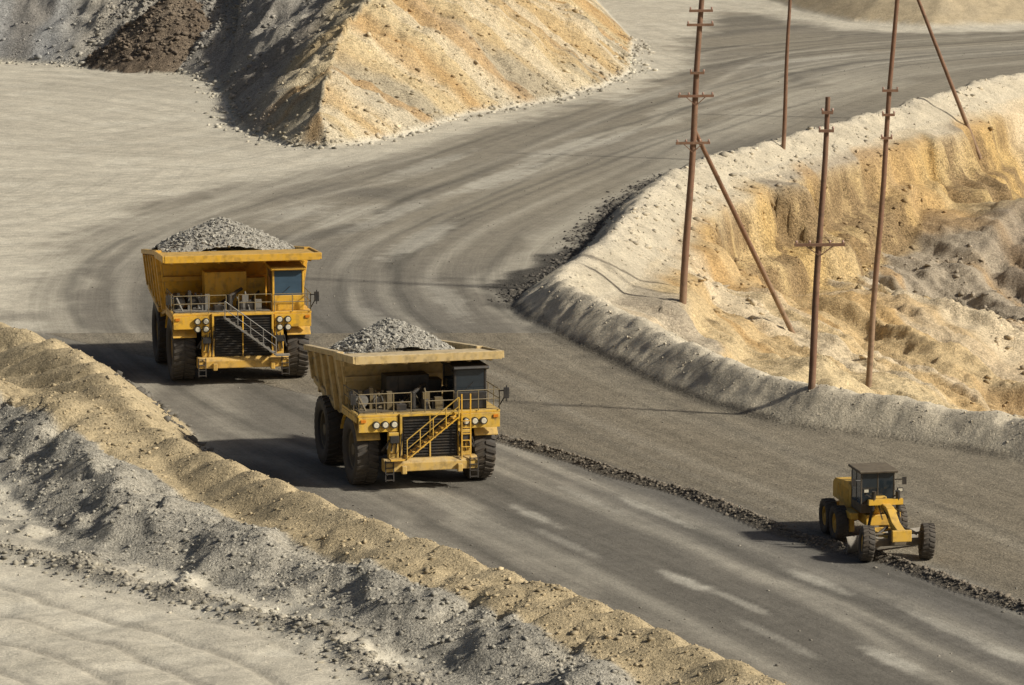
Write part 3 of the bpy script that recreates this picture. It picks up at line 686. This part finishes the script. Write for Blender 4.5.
    m.obj('electrical_cabinet',P['cabinetmat'],root,bevel=.03)
    for i in range(2):
        m=MB(); xx=-hw+.5+i*.75; m.cyl((xx,-.7,dk+.45),(xx,.95,dk+.45),.32,n=20); m.cyl((xx,-.85,dk+.45),(xx,-.7,dk+.45),.2,n=16)
        m.obj('air_cleaner',M_blk if P['id']=='A' else M_gry,root,smooth=True)
    m=MB(); m.cyl((-.6,-1.2,dk-.02),(-.6,-1.2,dk+.9),.16); m.cyl((0,-1.3,dk-.02),(0,-1.3,dk+.55),.22); m.box(.3,.9,-1.5,-.9,dk-.02,dk+.5); m.box(-1.5,-1.0,-1.6,-1.1,dk-.02,dk+.35)
    m.cyl((-.6,-1.2,dk+.8),(.2,-.4,dk+1.1),.1); m.cyl((.5,-1.2,dk+.45),(1.2,-.2,dk+.9),.07); m.cyl((-1.3,-1.3,dk+.3),(-.4,-.2,dk+.7),.08)
    m.obj('exhaust_stack',M_blk,root,bevel=.02)
    m=MB(); rs=random.Random(5); m.box(-hw+.15,cx0-.15,-1.75,-.02,dk+.004,dk+.05)
    for i in range(22):
        xx=rs.uniform(-hw+.3,cx0-.6); yy=rs.uniform(-1.6,-.35); h=rs.uniform(.2,1.1)
        if i%2: m.box(xx,xx+rs.uniform(.12,.4),yy,yy+.25,dk+.02,dk+h)
        else: m.cyl((xx,yy,dk+.02),(xx+rs.uniform(-.3,.6),yy+.3,dk+h),rs.uniform(.03,.07),n=7)
    m.obj('pipework',M_gry if P['id']=='A' else M_rimd,root)
    railing([(-hw,1.1,dk),(-hw,fy+.15,dk),(-.9,fy+.15,dk)],root,mat=P['railmat'],r=.026)
    railing([(-.2,fy+.15,dk),(cx0-.1,fy+.15,dk)],root,mat=P['railmat'],r=.026)
    railing([(cx0+.05,fy+.05,dk),(hw,fy+.05,dk),(hw,1.1,dk)],root,mat=P['railmat'],r=.026)
    # dump body
    ht=bw-.12; hf=bw-P['taper']
    Ft=(1.75,top-.18); Fb=(2.35,dk-.35); Mb=(4.2,dk-.75); Rb=(wb+3.3,dk-.1); Rt=(wb+P['rear'],top-P['drop'])
    def xw(z_): return hf+(ht-hf)*min(max((z_-Fb[1])/(top-Fb[1]),0),1)
    m=MB()
    for s in (-1,1):
        poly=[Ft,Fb,Mb,Rb,Rt]; o_=[(s*xw(z_),y_,z_) for y_,z_ in poly]; i_=[(s*(xw(z_)-.12),y_,z_) for y_,z_ in poly]
        m.add(o_+i_,[(0,1,2,3,4),(5,6,7,8,9)]+[(k,(k+1)%5,5+(k+1)%5,5+k) for k in range(5)])
        nr=P['ribs']
        for i in range(nr):
            t=(i+.35)/nr; y_=Ft[0]+(Rt[0]-Ft[0])*t; zt=Ft[1]+(Rt[1]-Ft[1])*t-.1
            yb=y_+.25; zb_=Mb[1]+(Rb[1]-Mb[1])*max(0,(yb-Mb[0])/(Rb[0]-Mb[0]))
            if yb<Mb[0]: zb_=Fb[1]-.1
            zb_=max(zb_,dk-.7)
            m.beam((s*(xw(zt)+.1),y_,zt),(s*(xw(zb_)+.1),yb,zb_+.1),.26,.22,up=(1,0,0))
        m.beam((s*(ht+.0),Ft[0]-.05,Ft[1]+.05),(s*(xw(Rt[1])+.02),Rt[0],Rt[1]+.05),.34,.26)
        m.beam((s*(hf+.05),Mb[0],Mb[1]+.1),(s*(hf+.05),Rb[0],Rb[1]+.1),.3,.3)
    def slab(a,b_,xa,xb,t):
        (ya,za_),(yb,zb_)=a,b_
        m.hexa([(-xa,ya,za_),(xa,ya,za_),(xb,yb,zb_),(-xb,yb,zb_)],[(-xa,ya,za_-t),(xa,ya,za_-t),(xb,yb,zb_-t),(-xb,yb,zb_-t)])
    slab(Mb,Rb,xw(Mb[1])-.01,xw(Rb[1])-.01,.2); slab(Fb,Mb,xw(Fb[1])-.01,xw(Mb[1])-.01,.2)
    m.hexa([(-xw(Ft[1])+.13,Ft[0],Ft[1]),(xw(Ft[1])-.13,Ft[0],Ft[1]),(xw(Fb[1])-.13,Fb[0],Fb[1]),(-xw(Fb[1])+.13,Fb[0],Fb[1])],
           [(-xw(Ft[1])+.13,Ft[0]+.15,Ft[1]),(xw(Ft[1])-.13,Ft[0]+.15,Ft[1]),(xw(Fb[1])-.13,Fb[0]+.15,Fb[1]),(-xw(Fb[1])+.13,Fb[0]+.15,Fb[1])])
    for t in (.15,.45,.75):
        y_=Ft[0]+(Fb[0]-Ft[0])*t; z_=Ft[1]+(Fb[1]-Ft[1])*t; xx=xw(z_)-.05; m.box(-xx,xx,y_-.22,y_-.005,z_-.16,z_+.12)
    for i in range(5):
        yy=Mb[0]+.6+i*1.0; zz=Mb[1]+(Rb[1]-Mb[1])*(yy-Mb[0])/(Rb[0]-Mb[0])-.35
        if yy<Rb[0]-.3: m.box(-hf,hf,yy,yy+.3,zz-.15,zz+.16)
    body=m.obj('dump_body',bd,root,bevel=.03)
    m=MB(); cf=P['cf']; zc0=top-.14; zc1=top-.02+P['crise']
    m.hexa([(-bw+.02,Ft[0]+.14,zc0-.08),(bw-.02,Ft[0]+.14,zc0-.08),(bw,cf,zc1-.08),(-bw,cf,zc1-.08)],[(-bw+.02,Ft[0]+.14,zc0),(bw-.02,Ft[0]+.14,zc0),(bw,cf,zc1),(-bw,cf,zc1)])
    m.box(-bw,bw,cf-.22,cf-.003,zc1-.30,zc1+.10)
    for s in (-1,1): m.beam((s*(bw+.06),cf-.2,zc1-.08),(s*(bw+.06),Ft[0]+.1,zc0-.08),.12,.36)
    for i in range(7):
        xx=-bw+.5+i*(2*bw-1)/6; m.beam((xx,cf+.02,zc1-.24),(xx,Ft[0]+.05,zc0-.30),.14,.32)
    m.obj('canopy',P['canmat'],body,bevel=.02)
    load(root,xw(top-.6)-.16,Ft[0]+.1,Rt[0]-.5,top-.12,P['rise'],P['loadlabel'],P['drop']-.1,P['kx'])
    return root

PA=dict(id='A',R=1.88,tw=1.3,tx=3.2,wb=6.3,deck=4.05,top=7.15,bw=4.35,gw=1.62,bz=1.0,paint=M_yel,body=M_bodyA,canmat=M_bodyA,rim=M_yel,deckmat=M_yel,glass=M_glassA,taper=.55,rear=4.2,kx=1.08,
 lamps=[(.45,.42),(.92,.42),(.45,.86),(.92,.86)],stair=((-1.1,3.9),(1.75,1.75)),stairmat=M_gry,railmat=M_rail,hrmat=M_gry,cab=(1.75,3.55),cabh=2.45,cabmat=M_yel,cabinet=2.0,cabinetmat=M_yel,
 ribs=6,drop=1.25,cf=-2.2,crise=.12,rise=1.9,loadlabel='heap of grey crushed rock filling the orange truck tray')
PB=dict(id='B',R=1.74,tw=1.15,tx=2.95,wb=5.9,deck=3.8,top=6.35,bw=3.68,gw=1.4,bz=1.0,paint=M_yel2,body=M_bodyB,canmat=M_bodyB,rim=M_rimd,deckmat=M_yel2,glass=M_glass,taper=.6,rear=4.3,kx=.95,
 lamps=[(.4,.5),(.85,.5),(1.3,.5)],stair=((1.25,3.7),(-1.35,1.7)),stairmat=M_yel,railmat=M_rail,hrmat=M_yel2,cab=(1.35,3.0),cabh=2.15,cabmat=M_blk,cabinet=1.5,cabinetmat=M_blk,
 ribs=5,drop=1.1,cf=-1.9,crise=.25,rise=1.55,loadlabel='heap of grey crushed rock filling the tan truck tray')
truck(PA,g(238,378),rad(11),'large yellow haul truck loaded with grey rock on the bend')
truck(PB,g(419,481),rad(15),'dusty yellow haul truck with tan tray rolling down the road')

# ------------------------------------------------------------------ grader
def grader(pos,yaw):
    root=bpy.data.objects.new('motor_grader',None); COL.objects.link(root); root.location=(pos[0],pos[1],0); root.rotation_euler=(0,0,yaw)
    root['label']='yellow motor grader trimming the gravel windrow'; root['category']='motor grader'
    R=.82; tx=1.40; fy=.7
    w0=wheel(R,.56,root,(-tx,fy,R),(0,rad(4),rad(-8)),M_grd,lugs=22,nseg=36); dup(w0,root,(tx,fy,R))
    for x_ in (-tx,tx):
        for y_ in (5.5,7.3): dup(w0,root,(x_,y_,R),rot=(0,0,0))
    m=MB(); m.beam((-tx+.1,fy,R),(tx-.1,fy,R),.28,.3); m.box(-.35,.35,fy-.3,fy+.3,R-.1,R+.5)
    for s in (-1,1): m.beam((s*(tx-.28),fy,R-.35),(s*(tx-.28),fy,R+.45),.22)
    m.beam((-tx+.3,fy+.05,R+.38),(tx-.3,fy+.05,R+.38),.10)
    m.obj('front_axle',M_dcab,root,bevel=.03)
    m=MB()
    pts=[(0,.05,1.3),(0,1.0,1.5),(0,1.9,2.0),(0,3.4,2.1),(0,4.2,1.6)]
    for a,b_ in zip(pts[:-1],pts[1:]): m.beam(a,b_,.38,.38,up=(1,0,0))
    m.box(-.55,.55,3.9,8.6,.95,1.45)
    m.obj('frame',M_grd,root,bevel=.03)
    MB().box(-.45,.45,-.12,.06,.98,1.5).obj('push_block',M_grd,root,bevel=.03)
    m=MB(); m.prism([(5.65,1.46),(5.65,2.5),(6.2,2.62),(8.4,2.4),(8.8,2.15),(8.8,1.46)],-.8,.8)
    for i in range(6): m.box(.802,.82,6.1+i*.35,6.32+i*.35,1.7,2.25); m.box(-.82,-.802,6.1+i*.35,6.32+i*.35,1.7,2.25)
    m.obj('engine_hood',M_grd,root,bevel=.05)
    MB().cyl((.3,6.7,2.4),(.3,6.7,3.3),.08).obj('exhaust_stack',M_blk,root)
    MB().cyl((-.3,6.9,2.4),(-.3,6.9,2.95),.14).obj('air_intake',M_blk,root)
    for s in (-1,1): 
        MB().box(s*(tx-.45)-.14,s*(tx-.45)+.14,4.9,7.95,.5,1.15).cyl((s*(tx-.3),6.4,.9),(s*.3,6.4,.9),.2).obj('tandem_housing',M_grd,root,bevel=.05)
        MB().box(s*1.0-.2,s*1.0+.2,4.3,5.6,1.2,1.5).obj('step_box',M_grd,root,bevel=.03)
    m=MB(); z0,z1=1.55,3.4; w_=.80; m.box(-w_,w_,3.95,5.6,z0,z0+.4)
    for xx in (-w_,w_-.06):
        for yy in (3.95,4.75,5.54): m.box(xx,xx+.06,yy,yy+.06,z0+.402,z1)
    m.box(-.025,.025,3.95,4.01,z0+.402,z1)
    cab=m.obj('cab',M_dcab,root,bevel=.015)
    m=MB(); m.box(-w_-.12,w_+.12,3.75,5.8,z1+.002,z1+.13); m.obj('roof',M_dcab,cab,bevel=.04)
    MB().box(-w_+.065,-.03,3.97,3.99,z0+.405,z1-.003).obj('windscreen',M_glass,cab)
    MB().box(.03,w_-.065,3.97,3.99,z0+.405,z1-.003).obj('windscreen',M_glass,cab)
    for xx in (-w_+.02,w_-.04): 
        MB().box(xx,xx+.02,4.015,4.745,z0+.405,z1-.003).obj('window',M_glassA,cab)
        MB().box(xx,xx+.02,4.815,5.535,z0+.405,z1-.003).obj('window',M_glassA,cab)
    MB().box(-w_+.065,w_-.065,5.55,5.57,z0+.405,z1-.003).obj('rear_window',M_glass,cab)
    m=MB(); m.box(-.3,.3,4.7,5.1,z0+.41,z0+1.1); m.obj('seat',M_blk,cab,bevel=.05)
    m=MB(); m.box(-.32,.32,3.55,3.90,1.75,2.35); m.obj('control_console',M_grd,root,bevel=.04)
    m=MB(); m.beam((0,1.1,.95),(-.6,2.5,.95),.18); m.beam((0,1.1,.95),(.6,2.5,.95),.18)
    n=24
    for i in range(n):
        a0,a1=2*math.pi*i/n,2*math.pi*(i+1)/n; m.beam((.75*math.cos(a0),2.9+.75*math.sin(a0),.85),(.75*math.cos(a1),2.9+.75*math.sin(a1),.85),.16,.14)
    m.obj('blade_circle',M_grd,root)
    m=MB(); prof=[]
    for i in range(9):
        t=-.9+1.8*i/8; prof.append((.28*math.cos(t)*1.0,.50+.50*math.sin(t)))
    m.prism([(-y_,z_) for y_,z_ in prof]+[(-y_+.05,z_) for y_,z_ in prof[::-1]],-2.25,2.25)
    m.obj('blade',M_gry,root,(0,2.9,0),rot=(0,0,rad(22)))
    for s in (-1,1):
        MB().cyl((s*.75,2.9,.95),(s*.62,2.7,1.9),.07).cyl((s*.62,2.7,1.9),(s*.55,2.6,2.8),.11).obj('lift_cylinder',M_blk,root)
        MB().cyl((s*.35,1.1,1.45),(s*.95,.75,1.15),.07).obj('lean_cylinder',M_blk,root)
    MB().beam((-.8,2.65,2.3),(.8,2.65,2.3),.22,.26).obj('lift_bracket',M_grd,root)
    MB().cyl((.2,2.2,1.9),(1.0,3.1,.95),.06).cyl((.2,2.2,1.9),(.55,2.6,1.5),.1).obj('side_shift_cylinder',M_blk,root)
    m=MB()
    for i in range(5): m.cyl((-.2+.1*i,3.4,2.3-.05*i),(-.5+.25*i,1.4,1.75+.06*i),.03,n=6)
    m.obj('hydraulic_hose',M_blk,root)
    for s in (-1,1):
        st=MB().beam((s*.25,3.3,2.2),(s*.8,3.2,2.6),.05).box(s*.8-.04,s*.8+.04,3.16,3.24,2.5,2.8).obj('light_bracket',M_blk,root)
        h=MB().box(-.13,.13,-.12,0,-.09,.09).obj('headlight',M_blk,st,(s*.8,3.15,2.75)); MB().box(-.1,.1,-.13,-.121,-.065,.065).obj('lens',M_lens,h)
        a=MB().cyl((s*.78,4.0,3.05),(s*1.2,3.8,3.1),.025,n=6).obj('mirror',M_blk,root); MB().box(s*1.2-.1,s*1.2+.1,3.76,3.8,2.85,3.2).obj('mirror_glass',M_blk,a)
    m=MB(); m.box(-.8,.8,9.2,9.4,.7,1.1); m.box(-.3,.3,8.8,9.2,.8,1.2)
    for i in range(5): m.beam((-.7+i*.35,9.35,1.1),(-.7+i*.35,9.6,.35),.08,.12)
    m.obj('ripper',M_grd,root)
grader(g(901,563),rad(11))

# ------------------------------------------------------------------ poles
def hit(px,py):
    dx=(px-512)/F; dy=-(py-342.5)/F; d=np.array((dx,cp+dy*sp,-sp+dy*cp))
    t=np.arange(150,600,.15); x=d[0]*t; y=d[1]*t; zz=CAMH+d[2]*t
    h=site(x,y); k=np.argmax(zz<=h); return Vector((x[k],y[k],h[k]))
def pole(base,top,r,arms,label,insul=True):
    B=hit(*base); T=Vector(gy(top[0],top[1],B.y)); A=T-B; L=A.length; d=A/L
    m=MB(); n=10
    for i in range(n):
        a=-.6+ (L+.6)*i/n; b_=-.6+(L+.6)*(i+1)/n
        j=lambda q:Vector((.04*math.sin(q*.5+r*40),.02*math.cos(q*.4),0))
        m.cyl(d*a+j(a),d*b_+j(b_),r*(1-.35*i/n),r*(1-.35*(i+1)/n),n=12)
    o=m.obj('utility_pole',M_wood,None,tuple(B),smooth=True)
    o['label']=label; o['category']='utility pole'; o['group']='utility poles beside the haul road'
    for (fr,ln,yaw) in arms:
        c_=d*(L*fr); ax=Vector((math.cos(yaw),math.sin(yaw),0)); off=Vector((0,-r-.04,0))
        MB().beam(c_+off-ax*ln/2,c_+off+ax*ln/2,.13,.16).obj('crossarm',M_wood,o)
        if ln>1.8: MB().beam(c_+off-ax*ln*.3,c_+off+Vector((0,0,-.6)),.05).beam(c_+off+ax*ln*.3,c_+off+Vector((0,0,-.6)),.05).obj('arm_brace',M_wood,o)
        for q in ((-.45,.45) if ln<2 else (-.46,-.2,.2,.46)):
            p=c_+off+ax*ln*q; MB().cyl(p+Vector((0,0,.06)),p+Vector((0,0,.16)),.04,.06,n=8).cyl(p+Vector((0,0,.16)),p+Vector((0,0,.24)),.08,.04,n=8).obj('insulator',M_ins,o,smooth=True)
    print('pole',[round(v,1) for v in B],round(L,1))
    return o,B,d,L
f1=lambda py:(303-py)/343
o,B,d,L=pole((683,303),(704,-40),.24,[(f1(-18),2.2,0),(f1(10),1.5,.1),(f1(24),1.7,.1),(f1(72),.9,.1),(f1(95),2.3,.15),(f1(142),2.2,.15)],'tall rusty brown pole with crossarms propped by a slanting brace')
foot=hit(795,332); topb=B+d*(L*f1(128)); print('foot',foot)
MB().cyl(topb-B,foot-B-Vector((0,0,.5)),.14,.18,n=12).obj('brace',M_wood,o,smooth=True,label='slanting pole propping the tall pole')
pole((783,148),(792,-45),.18,[(.93,1.6,.1)],'slim brown utility pole standing on the far berm')
f3=lambda py:(387-py)/290
pole((811,388),(828,97),.20,[(f3(243),2.7,.05),(f3(130),.8,.05),(f3(112),.6,.05)],'short rusty pole with one wide crossarm on the near berm')
f4=lambda py:(384-py)/430
pole((868,387),(900,-46),.20,[(f4(-20),2.0,0),(f4(88),1.0,.1),(f4(112),.8,.1),(f4(135),.7,.1)],'tall rusty brown pole standing on the near berm')
B=hit(978,155); T=Vector(gy(902,-42,B.y)); m=MB(); m.cyl((T-B)*-.03,T-B,.20,.14,n=12)
o=m.obj('leaning_pole',M_wood,None,tuple(B),smooth=True); o['label']='bare brown pole leaning steeply over the eroded slope'; o['category']='utility pole'
print('verts',nx*ny)
